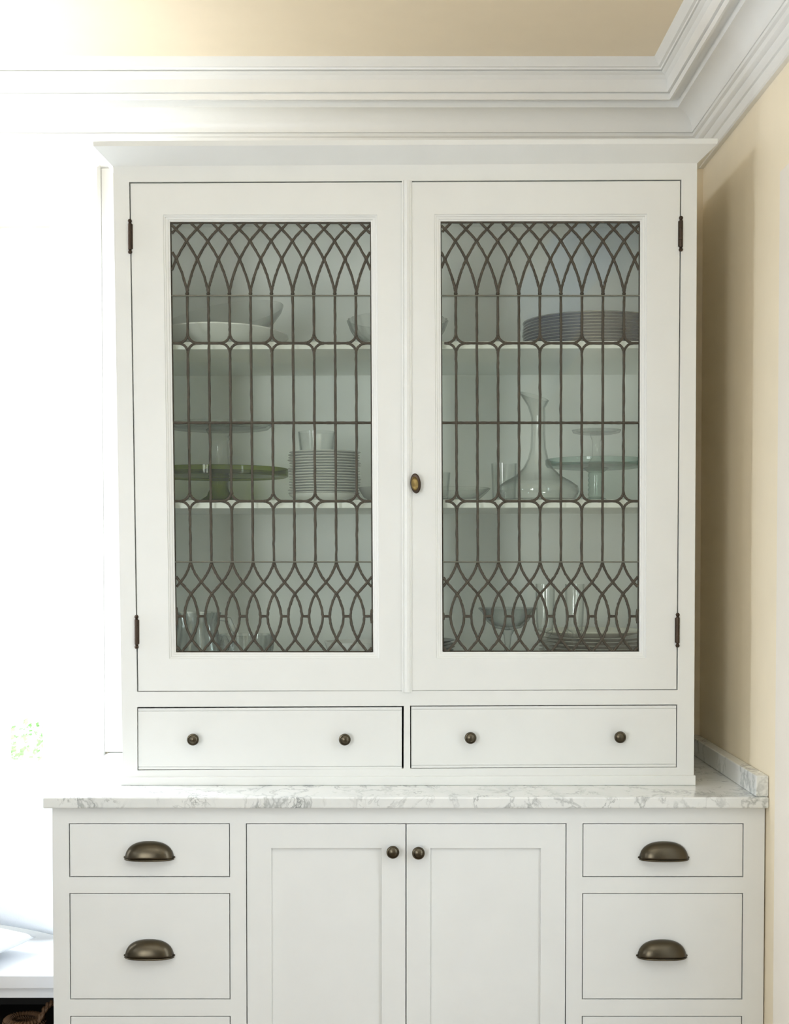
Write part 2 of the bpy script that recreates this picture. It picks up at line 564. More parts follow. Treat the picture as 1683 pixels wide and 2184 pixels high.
# ================================================================== LOWER CABINET
YF = 2.762
lc = empty('lower_cabinet', (0.03, YF, 0))
tag(lc, 'white base cabinet with drawers either side of two shaker doors under the marble worktop', 'cabinet')
ym = 1950
XA = [px_x(q, YF) * 1.0085 for q in (113, 148, 491, 525, 1208, 1242, 1585)]
XA = [at(q, ym, YF).x for q in (113, 148, 491, 525, 1208, 1242, 1585)] + [ROOM_R - 0.003]
ZT = 0.8955
zz = lambda y: at(850, y, YF).z
Z1, Z2, Z3, Z4, Z5 = zz(1756), zz(1871), zz(1905), zz(2132), zz(2167)
Z6, Z7 = Z5 - (Z3 - Z4), 0.10
FR = 0.020
ff = MB()
ff.box(XA[0], XA[1], YF, YF + FR, 0.0, ZT).box(XA[6], XA[7], YF, YF + FR, 0.0, ZT)
ff.box(XA[2], XA[3], YF, YF + FR, Z7, ZT).box(XA[4], XA[5], YF, YF + FR, Z7, ZT)
for a, b in ((1, 2), (5, 6)):
    ff.box(XA[a], XA[b], YF, YF + FR, Z1, ZT).box(XA[a], XA[b], YF, YF + FR, Z3, Z2).box(XA[a], XA[b], YF, YF + FR, Z5, Z4).box(XA[a], XA[b], YF, YF + FR, Z7, Z6)
ff.box(XA[3], XA[4], YF, YF + FR, Z1, ZT).box(XA[3], XA[4], YF, YF + FR, Z7, Z6)
ff.box(XA[1], XA[6], YF + 0.05, YF + 0.07, 0, Z7)
ff.build('face_frame', 'lower', lc)
MB().box(XA[0], XA[0] + 0.018, YF + FR, ROOM_B - 0.004, 0, ZT).build('side_panel', 'lower', lc)
MB().box(XA[7] - 0.018, XA[7], YF + FR, ROOM_B - 0.004, 0, ZT).build('side_panel', 'lower', lc)
for a in (2, 4):
    xm = (XA[a] + XA[a + 1]) / 2
    MB().box(xm - 0.009, xm + 0.009, YF + FR, ROOM_B - 0.02, 0.1, ZT - 0.02).build('divider', 'lower', lc)
MB().box(XA[0] + 0.018, XA[7] - 0.018, ROOM_B - 0.018, ROOM_B - 0.006, 0.0, ZT).build('back_panel', 'lower', lc)


def cup_pull(parent, px, py, Y):
    c = at(px, py, Y)
    a, h, d = 0.049, 0.0345, 0.024
    rows = []
    n, k = 30, 9
    for i in range(n + 1):
        t = -1 + 2 * i / n
        s = max(0.02, (1 - abs(t) ** 2.5)) ** 0.46
        rows.append([(c.x + a * t, c.y - d * s * math.sin(j * PI / 2 / k) ** 0.85 - 0.0006, c.z + h * s * math.cos(j * PI / 2 / k)) for j in range(k + 1)])
    o = MB().grid(rows).build('cup_pull', 'bronze', parent, smooth=True, solid=0.0018, angle=60)
    o['label'] = 'dark bronze half-moon cup pull'
    m = MB()
    m.tube([(c.x + a * t, c.y - 0.0008 - d * max(0.02, (1 - abs(t) ** 2.5)) ** 0.46, c.z - 0.0008) for t in [-1 + 2 * i / 28 for i in range(29)]], 0.0016, 6)
    for s in (-1, 1):
        m.lathe([(0.0, 0), (0.0028, 0), (0.0028, 0.0015), (0.002, 0.003), (0, 0.0032)], 10, (c.x + s * (a + 0.0002), c.y, c.z + 0.002), 'y', sy=0.8)
    m2 = m.build('cup_pull_rim', 'bronze', o, smooth=True)
    m2.location = (0, 0, 0)


KNOB = [(0.0, 0.0), (0.0085, 0.0), (0.0085, 0.002), (0.0055, 0.004), (0.005, 0.010), (0.007, 0.013), (0.0115, 0.0155), (0.0126, 0.0175), (0.0126, 0.0195), (0.0115, 0.021), (0.0098, 0.0213), (0.0094, 0.0206), (0.0085, 0.0212), (0.005, 0.0228), (0.0, 0.0233)]


def knob(parent, px, py, Y, s=1.0):
    c = at(px, py, Y - 0.015)
    o = MB().lathe([(r_ * s, h_) for r_, h_ in KNOB], 28, (c.x, Y, c.z), 'y').build('knob', 'bronze', parent, smooth=True, angle=40)
    o['label'] = 'round dark bronze knob with a ring groove'


G = 0.0018
for (a, b, sx) in ((1, 2, 319), (5, 6, 1413)):
    for (zt, zb, py) in ((Z1, Z2, 1830), (Z3, Z4, 2039), (Z5, Z6, None)):
        d = MB()
        d.box(XA[a] + G, XA[b] - G, YF + 0.0008, YF + 0.019, zb + G, zt - G)
        dr = d.build('drawer', 'lower', lc, bevel=0.0008)
        bx = MB()
        u0, u1, v0, v1 = XA[a] + 0.022, XA[b] - 0.022, zb + 0.02, zt - 0.02
        bx.box(u0, u0 + 0.01, YF + 0.0195, YF + 0.48, v0, v1).box(u1 - 0.01, u1, YF + 0.0195, YF + 0.48, v0, v1).box(u0, u1, YF + 0.47, YF + 0.48, v0, v1).box(u0, u1, YF + 0.0195, YF + 0.48, v0, v0 + 0.008)
        bo = bx.build('drawer_box', 'lower', dr)
        bo.location = (0, 0, 0)
        if py:
            px = sx if a == 1 else (1415.5 if py < 1900 else 1411.5)
            cup_pull(dr, px, py - (0 if a == 1 else -0.5), YF)

XM = at(866, ym, YF).x
for (xa, xb, pa, pb, kx) in ((XA[3] + G, XM - 0.0009, 579, 814, 838), (XM + 0.0009, XA[4] - G, 918, 1153, 892.5)):
    ia, ib = at(pa, ym, YF).x, at(pb, ym, YF).x
    zt, zb = Z1 - G, Z6 + G
    it, ib_ = zz(1809.5), Z6 + 0.052
    d = MB()
    loops = []
    for (f, y) in ((0, YF + 0.020), (0, YF + 0.0008), (1, YF + 0.0008), (1.0, YF + 0.0075), (1.0, YF + 0.020)):
        l, r2, t2, b2 = lerp(xa, ia, f), lerp(xb, ib, f), lerp(zt, it, f), lerp(zb, ib_, f)
        loops.append([(l, y, b2), (r2, y, b2), (r2, y, t2), (l, y, t2)])
    d.grid(loops, close_u=True, close_v=True)
    do = d.build('cabinet_door', 'lower', lc, bevel=0.0007)
    pn = MB().box(ia - 0.0005, ib + 0.0005, YF + 0.0075, YF + 0.0145, ib_ - 0.0005, it + 0.0005).build('door_panel', 'lower', do)
    pn.location = (0, 0, 0)
    knob(do, kx, 1817 if kx < 866 else 1819, YF, 1.02)
    do.children[-1].location = (0, 0, 0)

# ------------------------------------------------------------------ marble worktop with its upstand
wt = empty('marble_worktop', (0.0, 3.05, 0.896))
tag(wt, 'white grey-veined marble worktop with upstand on the base cabinet', 'worktop')
slab = MB().box(-0.7035, ROOM_R - 0.0005, 2.74, ROOM_B - 0.002, 0.896, 0.9185)
slab.build('slab', 'marble', wt, bevel=0.003)
MB().box(ROOM_R - 0.0265, ROOM_R - 0.0008, 2.743, ROOM_B - 0.002, 0.9188, 0.961).build('upstand', 'marble', wt, bevel=0.002)
MB().box(0.632, ROOM_R - 0.027, ROOM_B - 0.026, ROOM_B - 0.002, 0.9188, 0.961).build('upstand', 'marble', wt, bevel=0.002)

# ================================================================== UPPER CABINET
YU = 2.888
YB = ROOM_B - 0.006
uc = empty('upper_cabinet', (0.02, YU, 0.919))
tag(uc, 'tall white china cabinet with two leaded glass doors standing on the worktop', 'cabinet')
P = lambda x, y: xz(x, y, YU)
oTL, oTR, oBR, oBL = P(241, 352), P(1487, 346), P(1480, 1660), P(262, 1664)
dTL, dTR, dBR, dBL = P(275.3, 388.3), P(1453.6, 383), P(1445.6, 1471.8), P(292.3, 1475.3)
lTL, lTR, lBR, lBL = P(292.5, 1508), P(861.3, 1505.6), P(861, 1639.5), P(293.2, 1643)
rTL, rTR, rBR, rBL = P(874.6, 1505.3), P(1444.6, 1502.5), P(1443.8, 1636.8), P(875, 1639.2)
ff = MB()
for poly in ([oTL, oTR, dTR, dTL], [oTL, dTL, dBL, lTL, lBL, oBL], [oTR, oBR, rBR, rTR, dBR, dTR], [dBL, dBR, rTR, rTL, lTR, lTL], [lTR, rTL, rBL, lBR], [lBL, lBR, rBL, rBR, oBR, oBL]):
    ff.prism(poly, YU, YU + 0.020)
ff.build('face_frame', 'cabinet', uc)
cBL, cBR = (P(262, 1677)[0], 0.9188), (P(1480, 1673)[0], 0.9188)
tk = 0.018
MB().prism([oTL, (oTL[0] + tk, oTL[1]), (cBL[0] + tk, cBL[1]), cBL], YU + 0.020, YB).build('side_panel', 'cabinet', uc)
MB().prism([(oTR[0] - tk, oTR[1]), oTR, cBR, (cBR[0] - tk, cBR[1])], YU + 0.020, YB).build('side_panel', 'cabinet', uc)
xi0, xi1 = cBL[0] + tk, cBR[0] - tk
MB().box(xi0 - 0.008, xi1, YB - 0.016, YB - 0.004, 0.95, oTL[1]).build('back_panel', 'interior', uc)
MB().box(xi0 - 0.012, xi1, YU + 0.020, YB, oTL[1] - 0.018, oTL[1] - 0.001).build('cabinet_top', 'interior', uc)
MB().box(xi0, xi1, YU + 0.020, YB - 0.016, 1.098, 1.114).build('cabinet_floor', 'interior', uc)
# plinth strip along the foot
MB().prism([P(258.5, 1657), P(1482.5, 1653), (P(1482.5, 1673)[0], 0.9188), (P(258.5, 1677)[0], 0.9188)], YU - 0.006, YU).build('plinth_strip', 'cabinet', uc, bevel=0.001)
MB().prism([oBL, oBR, cBR, cBL], YU, YU + 0.020).build('bottom_rail', 'cabinet', uc)
SH = []
for (yt, yb, dl) in ((728.3, 744, 1.5), (1066, 1083.5, 1.0)):
    A, B = at(300, yt + dl, 2.925), at(1440, yt - dl, 2.925)
    C_, D_ = at(1440, yb - dl, 2.925), at(300, yb + dl, 2.925)
    e = 0.0035
    xl, xr = xi0 - 0.004, xi1 - 0.001
    MB().prism([(xl, A.z), (xr, B.z), (xr, C_.z), (xl, D_.z)], 2.925, YB - 0.016).build('shelf', 'interior', uc, bevel=0.001)
    SH.append((A, B))
FLOOR_Z = 1.114


def shelf_z(k, x):
    A, B = SH[k]
    return lerp(A.z, B.z, (x - A.x) / (B.x - A.x)) + 0.0004


# cornice: mitred sloping board with a flat fascia above
q = YU
y2 = YU - 0.035
prof = []
A0, A1 = P(240.5, 355), P(1487.5, 348)
B0, B1 = at(199, 312, y2), at(1530.5, 306.5, y2)
C0, C1 = at(198.5, 301.3, y2), at(1531, 295.3, y2)
ring = [
    [(A0[0], YB, A0[1]), (A0[0], YU, A0[1]), (A1[0], YU, A1[1]), (A1[0], YB, A1[1])],
    [(B0.x, YB, B0.z), (B0.x, y2, B0.z), (B1.x, y2, B1.z), (B1.x, YB, B1.z)],
    [(C0.x, YB, C0.z), (C0.x, y2, C0.z), (C1.x, y2, C1.z), (C1.x, YB, C1.z)],
    [(A0[0] + 0.02, YB, C0.z), (A0[0] + 0.02, YU + 0.02, C0.z), (A1[0] - 0.02, YU + 0.02, C1.z), (A1[0] - 0.02, YB, C1.z)],
    [(A0[0] + 0.02, YB, A0[1]), (A0[0] + 0.02, YU + 0.02, A0[1]), (A1[0] - 0.02, YU + 0.02, A1[1]), (A1[0] - 0.02, YB, A1[1])],
]
mb = MB().grid(ring, close_u=True)
mb.f.append([i * 4 for i in range(5)])
mb.f.append([i * 4 + 3 for i in range(5)])
mb.add([(A0[0] + 0.02, YB, C0.z - 0.004), (A0[0] + 0.02, YU + 0.02, C0.z - 0.004), (A1[0] - 0.02, YU + 0.02, C1.z - 0.004), (A1[0] - 0.02, YB, C1.z - 0.004)], [[0, 1, 2, 3]])
mb.build('cornice', 'cabinet', uc)

# ------------------------------------------------------------------ leaded glass doors
TOPG = [(629.0, 0.0), (621, 0.008), (612, 0.035), (600, 0.105), (590, 0.165), (582, 0.222), (565, 0.36), (550, 0.5), (530, 0.745), (511, 1.0), (498, 1.235), (485.6, 1.5), (478, 1.66), (470, 1.83)]
LOWH = [(1198.6, 0.0), (1204, 0.03), (1212, 0.095), (1222, 0.195), (1232, 0.33), (1242, 0.5), (1255, 0.755), (1267, 1.0)]
OVAL = [(1267, 0.0), (1275, 0.105), (1285, 0.195), (1300, 0.292), (1315, 0.335), (1330, 0.298), (1345, 0.195), (1356, 0.085), (1364.5, 0.0)]
FOOT = [(1364.5, 0.0), (1372, 0.13), (1382, 0.32), (1392.5, 0.5)]
R0, R1, R2, R3, R4 = 629.0, 730.0, 900.5, 1068.5, 1198.6
ARC_U, ARC_Y = 0.47, 21.0
ARC = [(1 - math.sin(a), 1 - math.cos(a)) for a in [i * PI / 2 / 5 for i in range(6)]]   # from (1,0) on the bar to (0,1) on the upright


def seg(tab, a, b):
    pts = [p for p in tab if min(a, b) - 1e-6 <= p[0] <= max(a, b) + 1e-6]
    return pts if a < b else pts[::-1] if pts[0][0] < pts[-1][0] and a > b else pts


def crv(tab, ya, yb, base, sgn):
    """boundary points (u, y) of one lead curve between two heights"""
    pts = sorted([p for p in tab if min(ya, yb) - 1e-6 <= p[0] <= max(ya, yb) + 1e-6])
    if ya > yb:
        pts = pts[::-1]
    return [(base + sgn * g, y) for y, g in pts]


def corner(i, y, su, sy):
    """rounded pane corner at the lead node of column i, row y; from the bar to the upright"""
    return [(i + su * ARC_U * a, y + sy * ARC_Y * b) for a, b in ARC]


def cells():
    out = []
    for i in range(-2, 10):
        h = i + 0.5
        out.append([(h, 485.6)] + crv(TOPG, 485.6, 470, i - 1, 1)[1:] + crv(TOPG, 470, 485.6, i + 2, -1)[:-1])
        out.append([(i, 511)] + crv(TOPG, 511, 470, i - 1, 1)[1:] [:3] + crv(TOPG, 470, 511, i + 1, -1)[:-1] if False else
                   crv(TOPG, 511, 485.6, i + 1, -1)[:-1] and ([(i, 511)] + crv(TOPG, 511, 485.6, i - 1, 1)[1:][:0] + [(i - 0.265, 498), (i - 0.5, 485.6), (i - 0.34, 478), (i - 0.17, 470), (i + 0.17, 470), (i + 0.34, 478), (i + 0.5, 485.6), (i + 0.265, 498)]))
        out.append([(h, 550)] + crv(TOPG, 550, 511, i, 1)[1:][:0] + [(h - 0.255, 530), (i, 511), (h - 0.265, 498), (h, 485.6), (h + 0.265, 498), (i + 1, 511), (h + 0.255, 530)])
        out.append(crv(TOPG, 629 if False else 621, 550, i, -1) + [(i - 0.255, 530), (i, 511), (i + 0.255, 530)] + crv(TOPG, 550, 621, i, 1))
        out.append(crv(TOPG, 629, 550, i, 1) + crv(TOPG, 550, 629, i + 1, -1)[1:])
        e0, e1 = (i % 2 == 0), ((i + 1) % 2 == 0)
        for ya, yb, ta, tb in ((R0, R1, 0, 1), (R1, R2, 1, 0), (R2, R3, 0, 1), (R3, R4, 1, 0)):
            p = []
            p += corner(i, ya, 1, 1)[::-1] if (ta and e0) else [(i, ya)]
            p += corner(i + 1, ya, -1, 1) if (ta and e1) else [(i + 1, ya)]
            p += corner(i + 1, yb, -1, -1)[::-1] if (tb and e1) else [(i + 1, yb)]
            p += corner(i, yb, 1, -1) if (tb and e0) else [(i, yb)]
            out.append(p)
        if e0:
            for y in (R1, R3):
                p = corner(i, y, 1, -1) + corner(i, y, -1, -1)[::-1][1:] + corner(i, y, -1, 1)[1:] + corner(i, y, 1, 1)[::-1][1:-1]
                out.append(p)
        out.append(crv(LOWH, R4, 1242, i, 1) + crv(LOWH, 1242, R4, i + 1, -1)[1:])
        out.append(crv(LOWH, 1204, 1242, i, 1) + [(i + 0.245, 1255), (i, 1267), (i - 0.245, 1255)] + crv(LOWH, 1242, 1204, i, -1))
        out.append(crv(OVAL, 1267, 1364.5, i, 1) + crv(OVAL, 1364.5, 1267, i, -1)[1:-1])
        out.append([(h, 1242), (h + 0.245, 1255)] + crv(OVAL, 1267, 1315, i + 1, -1) + crv(OVAL, 1315, 1267, i, 1) + [(h - 0.245, 1255)])
        out.append(crv(OVAL, 1315, 1364.5, i + 1, -1) + crv(FOOT, 1364.5, 1392.5, i + 1, -1)[1:] + crv(FOOT, 1392.5, 1364.5, i, 1)[1:] + crv(OVAL, 1364.5, 1315, i, 1)[1:])
        out.append(crv(FOOT, 1364.5, 1392.5, i, 1) + crv(FOOT, 1392.5, 1364.5, i, -1)[:-1])
    return out


def clip_poly(poly, k, lim, keep_less):
    res = []
    n = len(poly)
    for j in range(n):
        a, b = poly[j], poly[(j + 1) % n]
        ia = (a[k] <= lim) if keep_less else (a[k] >= lim)
        ib = (b[k] <= lim) if keep_less else (b[k] >= lim)
        if ia:
            res.append(a)
        if ia != ib:
            t = (lim - a[k]) / (b[k] - a[k])
            res.append((lerp(a[0], b[0], t), lerp(a[1], b[1], t)))
    return res


def poly_area(p):
    return abs(sum(p[i][0] * p[(i + 1) % len(p)][1] - p[(i + 1) % len(p)][0] * p[i][1] for i in range(len(p)))) / 2


def clip_line(pts, u0, u1, ya, yb):
    """pieces of a polyline inside the opening"""
    runs, cur = [], []
    fine = []
    for a, b in zip(pts, pts[1:]):
        for t in range(4):
            fine.append((lerp(a[0], b[0], t / 4), lerp(a[1], b[1], t / 4)))
    fine.append(pts[-1])
    for p in fine:
        if u0 <= p[0] <= u1 and ya <= p[1] <= yb:
            cur.append(p)
        else:
            if len(cur) > 1: runs.append(cur)
            cur = []
    if len(cur) > 1: runs.append(cur)
    return runs


def ribbon(m, pts, w, h, y):
    """a rounded lead came laid along a polyline of (x, z) points, its flat back at depth y"""
    n = len(pts)
    rows = []
    for i, (x, z) in enumerate(pts):
        a, b = pts[max(0, i - 1)], pts[min(n - 1, i + 1)]
        dx, dz = b[0] - a[0], b[1] - a[1]
        L = math.hypot(dx, dz) or 1
        nx, nz = -dz / L, dx / L
        ww = w * random.uniform(0.90, 1.12)
        rows.append([(x + nx * ww * s, y - h * t, z + nz * ww * s) for s, t in ((-1, 0), (-0.8, 0.7), (0, 1.0), (0.8, 0.7), (1, 0))])
    base = len(m.v)
    m.grid(rows, close_v=True)
    m.f.append([base + k for k in range(5)])
    m.f.append([base + (n - 1) * 5 + k for k in range(5)])


def blob(m, x, z, y, r):
    m.lathe([(r, 0.0), (r * 0.85, 0.0020), (r * 0.45, 0.0034), (0.0004, 0.0037)], 8, (x, y, z), 'y')


def leaded_door(name, quad, op, X0, S, hinge_px, label):
    """quad: door corners TL TR BR BL in pixels; op: glass opening corners"""
    frame = MB()
    loops = []
    wpx = lambda pts: [P(*p) for p in pts]
    Q, O = wpx(quad), wpx(op)
    cx, cz = sum(p[0] for p in O) / 4, sum(p[1] for p in O) / 4

    def grow(d):
        return [(p[0] + (d if p[0] > cx else -d), p[1] + (d if p[1] > cz else -d)) for p in O]
    loops.append([(x, YU + 0.024, z) for x, z in Q])
    loops.append([(x, YU + 0.0016, z) for x, z in Q])
    Qi = [(x + (-0.001 if x > cx else 0.001), z + (-0.001 if z > cz else 0.001)) for x, z in Q]
    loops.append([(x, YU + 0.0006, z) for x, z in Qi])
    for d, y in ((0.0130, 0.0006), (0.0122, 0.0024), (0.0092, 0.0030), (0.0086, 0.0048), (0.0040, 0.0058), (0.0034, 0.0074), (0.0, 0.0082), (0.0, 0.024)):
        loops.append([(x, YU + y, z) for x, z in grow(d)])
    frame.grid(loops, close_u=True, close_v=True)
    door = frame.build(name, 'cabinet', uc)
    door['label'] = label

    def W(u, y):
        t = (y - 600) / 780
        return P(lerp(X0[0], X0[1], t) + u * lerp(S[0], S[1], t), y)

    def ulim(k, y):
        a, b = op[0 if k == 0 else 1], op[3 if k == 0 else 2]
        x = lerp(a[0], b[0], (y - a[1]) / (b[1] - a[1]))
        t = (y - 600) / 780
        return (x - lerp(X0[0], X0[1], t)) / lerp(S[0], S[1], t)
    u0 = max(ulim(0, 475), ulim(0, 1385)) + 0.012
    u1 = min(ulim(1, 475), ulim(1, 1385)) - 0.012
    ytop, ybot = op[0][1] + 0.8, op[3][1] - 0.8
    yg = YU + 0.0125
    polys = []
    for c in cells():
        for k, lim, less in ((0, u0, False), (0, u1, True), (1, ytop, False), (1, ybot, True)):
            if c: c = clip_poly(c, k, lim, less)
        if len(c) < 3: continue
        w = [W(*p) for p in c]
        ar = poly_area(w)
        if ar > 6e-6:
            polys.append((ar, w))
    polys.sort(key=lambda t: -t[0])
    rest = MB()
    for n, (ar, w) in enumerate(polys):
        xc, zc = sum(p[0] for p in w) / len(w), sum(p[1] for p in w) / len(w)
        ta, tb = random.gauss(0, 0.006), random.gauss(0, 0.006)
        ca, cb = random.gauss(0, 0.10), random.gauss(0, 0.10)
        m = MB() if n < 148 else rest
        k = len(w)
        fy = [yg + ta * (x - xc) + tb * (z - zc) for x, z in w]
        vv = [(x, y, z) for (x, z), y in zip(w, fy)] + [(x, y + 0.003, z) for (x, z), y in zip(w, fy)]
        m.add(vv, [list(range(k)), list(range(2 * k - 1, k - 1, -1))] + [[i, i + k, (i + 1) % k + k, (i + 1) % k] for i in range(k)])
        if n < 148:
            o = m.build('pane', 'pane', door)
            o.location = (0, 0, 0)
    if rest.f:
        o = rest.build('small_panes', 'pane', door)
        o.location = (0, 0, 0)
        o['kind'] = 'stuff'
    # the lead net
    L = MB()
    lines = []
    for i in range(-3, 13):
        lines.append(crv(TOPG, 629, 470, i, 1))
        lines.append(crv(TOPG, 629, 470, i, -1))
        lines.append(crv(LOWH, R4, 1267, i, 1) + crv(OVAL, 1267, 1364.5, i + 1, 1)[1:] + crv(FOOT, 1364.5, 1392.5, i + 1, -1)[1:])
        lines.append(crv(LOWH, R4, 1267, i, -1) + crv(OVAL, 1267, 1364.5, i - 1, -1)[1:] + crv(FOOT, 1364.5, 1392.5, i - 1, 1)[1:])
        lines.append([(i + 0.335, 1315), (i + 0.665, 1315)])
        if i % 2:
            lines.append([(i, y) for y in (615, 660, 700, R1, 780, 840, R2, 960, 1020, R3, 1110, 1160, 1206)])
        else:
            lines.append([(i, y) for y in (615, 650, 690, R1 - ARC_Y + 3)])
            lines.append([(i, y) for y in (R1 + ARC_Y - 3, 780, 840, R2, 950, 1000, R3 - ARC_Y + 3)])
            lines.append([(i, y) for y in (R3 + ARC_Y - 3, 1130, 1170, 1206)])
            for y in (R1, R3):
                for su in (-1, 1):
                    for sy in (-1, 1):
                        lines.append(corner(i, y, su, sy))
        if i % 2:
            for y in (R1, R3):
                lines.append([(i - 1 + ARC_U - 0.06, y), (i, y), (i + 1 - ARC_U + 0.06, y)])
    lines.append([(u0 + (u1 - u0) * k / 18, R2) for k in range(19)])
    for ln in lines:
        for run in clip_line(ln, u0, u1, ytop, ybot):
            ribbon(L, [(W(*p)[0] + random.gauss(0, 0.00022), W(*p)[1]) for p in run], 0.00275, 0.0034, yg + 0.0004)
    for i in range(-1, 10):
        for (du, y) in ((0, 511), (0.5, 550), (0.5, 485.6), (0, 624), (0.5, 1242), (0, 1267), (0, 1364.5), (0, R2), (0, 1203)):
            if u0 + 0.08 < i + du < u1 - 0.08:
                blob(L, *W(i + du, y), yg, 0.0042)
        if i % 2:
            for y in (R1, R3):
                if u0 < i < u1: blob(L, *W(i, y), yg, 0.0038)
        else:
            for y in (R1, R3):
                for du, dy in ((ARC_U * 0.72, 0), (-ARC_U * 0.72, 0), (0, 15), (0, -15)):
                    if u0 < i + du < u1: blob(L, *W(i + du, y + dy), yg, 0.0034)
    edge = [(u0, ytop), (u1, ytop), (u1, ybot), (u0, ybot)]
    for (a, b), wd in zip(zip(edge, edge[1:] + edge[:1]), (0.0026, 0.0014, 0.0016, 0.0014)):
        pts = [W(lerp(a[0], b[0], k / 12), lerp(a[1], b[1], k / 12)) for k in range(13)]
        ribbon(L, pts, wd, 0.0030, yg + 0.0006)
    lo_ = L.build('lead_lattice', 'lead', door, smooth=True, angle=50)
    lo_.location = (0, 0, 0)
    lo_['label'] = 'dark lead came lattice of arches, bars and ovals'
    for y in (R0, R4):
        A, B = W(u0, y), W(u1, y)
        o = MB().tube([(lerp(A[0], B[0], k / 8), yg - 0.0035, lerp(A[1], B[1], k / 8)) for k in range(9)], 0.0016, 8).build('support_bar', 'bar', door, smooth=True)
        o.location = (0, 0, 0)
    for px, py0, py1 in hinge_px:
        A, B = P(px[0], py0), P(px[1], py1)
        m = MB()
        c = (A[0], YU - 0.0015, 0)
        za, zb = A[1], B[1]
        hh = za - zb
        r_ = 0.0042
        m.lathe([(0.0, zb), (0.003, zb + 0.0008), (0.0046, zb + 0.004), (0.003, zb + 0.0075), (0.0022, zb + 0.0085), (0.004, zb + 0.0095), (r_, zb + 0.011), (r_, zb + hh * 0.33), (r_ - 0.0006, zb + hh * 0.335), (r_, zb + hh * 0.34),
                 (r_, zb + hh * 0.66), (r_ - 0.0006, zb + hh * 0.665), (r_, zb + hh * 0.67), (r_, za - 0.011), (0.004, za - 0.0095), (0.0022, za - 0.0085), (0.003, za - 0.0075), (0.0046, za - 0.004), (0.003, za - 0.0008), (0.0, za)], 14, c)
        s = 1 if px[0] < 800 else -1
        m.box(min(c[0], c[0] + s * 0.0055), max(c[0], c[0] + s * 0.0055), YU - 0.0012, YU + 0.0004, zb + 0.0105, za - 0.0105)
        o = m.build('hinge', 'hinge', door, smooth=True)
        o.location = (0, 0, 0)
        o['label'] = 'dark ball-tipped butt hinge'
    return door


leaded_door('glass_door', [(277.6, 390.8), (861.5, 388.2), (861.0, 1473.4), (294.6, 1474.2)], [(361, 471), (791, 471), (796, 1392), (374, 1392)],
            (397, 407), (45.2, 44.4), [((277.3, 278.2), 467.5, 542), ((291.3, 291.8), 1311.5, 1384)], 'leaded glass door without a catch knob')
rd = leaded_door('glass_door', [(863.6, 388.2), (1451.4, 385.4), (1443.2, 1470.4), (863.0, 1473.2)], [(940, 470), (1367, 469.5), (1365, 1390.5), (944, 1391)],
                 (972.5, 976.4), (45.1, 44.3), [((1452.4, 1451.4), 461, 537), ((1445.4, 1444.6), 1307, 1381)], 'leaded glass door with an oval brass catch knob')
# astragal bead on the meeting edge
t0, b0 = P(868, 386.2), P(868.4, 1476)
rows = []
for off, y in ((-0.0105, 0.0005), (-0.0105, -0.0050), (-0.0095, -0.0062), (-0.0075, -0.0062), (-0.0065, -0.0050), (-0.0055, -0.0070), (0.0, -0.0088), (0.0055, -0.0070), (0.0070, -0.0048), (0.0085, -0.0045), (0.0100, -0.003), (0.0105, 0.0005)):
    rows.append([(t0[0] + off, YU + y, t0[1]), (b0[0] + off, YU + y, b0[1])])
mb = MB().grid(rows, close_u=True)
n_ = len(rows)
mb.f.append([2 * i for i in range(n_)])
mb.f.append([2 * i + 1 for i in range(n_)])
o = mb.build('astragal', 'cabinet', rd, smooth=True, angle=30)
o.location = (0, 0, 0)
# oval catch knob
c = at(886.5, 1031, YU - 0.016)
m = MB()
m.lathe([(0.0, 0.0), (0.006, 0.0), (0.0055, 0.010), (0.007, 0.013)], 20, (c.x - 0.0005, YU, c.z), 'y')
knob_o = m.build('catch_knob', 'brass', rd, smooth=True, angle=30)
knob_o.location = (0, 0, 0)
knob_o['label'] = 'oval antique brass catch knob'
TILT = Matrix.Rotation(math.radians(-4), 4, 'Y') @ Matrix.Rotation(math.radians(-14), 4, 'Z') @ Matrix.Rotation(math.radians(5), 4, 'X')
for prof_, mat_, nm_ in (([(0.0, 0.012), (0.9, 0.0125), (1.0, 0.0142), (1.0, 0.0155), (0.9, 0.0172), (0.66, 0.0180), (0.0, 0.0181)], 'hinge', 'knob_rim'),
                         ([(0.0, 0.0175), (0.69, 0.0178), (0.70, 0.0192), (0.64, 0.0200), (0.57, 0.0193), (0.52, 0.0190), (0.30, 0.0194), (0.0, 0.0196)], 'brass', 'knob_face')):
    m = MB().lathe(prof_, 36, (0, 0, 0), 'y', sx=0.0110, sy=0.0208)
    m.v = [tuple(TILT @ Vector((x_ + (-0.0008 if nm_ == 'knob_face' else 0), y_ + 0.015, z_)) + Vector((c.x, YU - 0.015, c.z))) for x_, y_, z_ in m.v]
    o = m.build(nm_, mat_, rd, smooth=True, angle=30)
    o.location = (0, 0, 0)

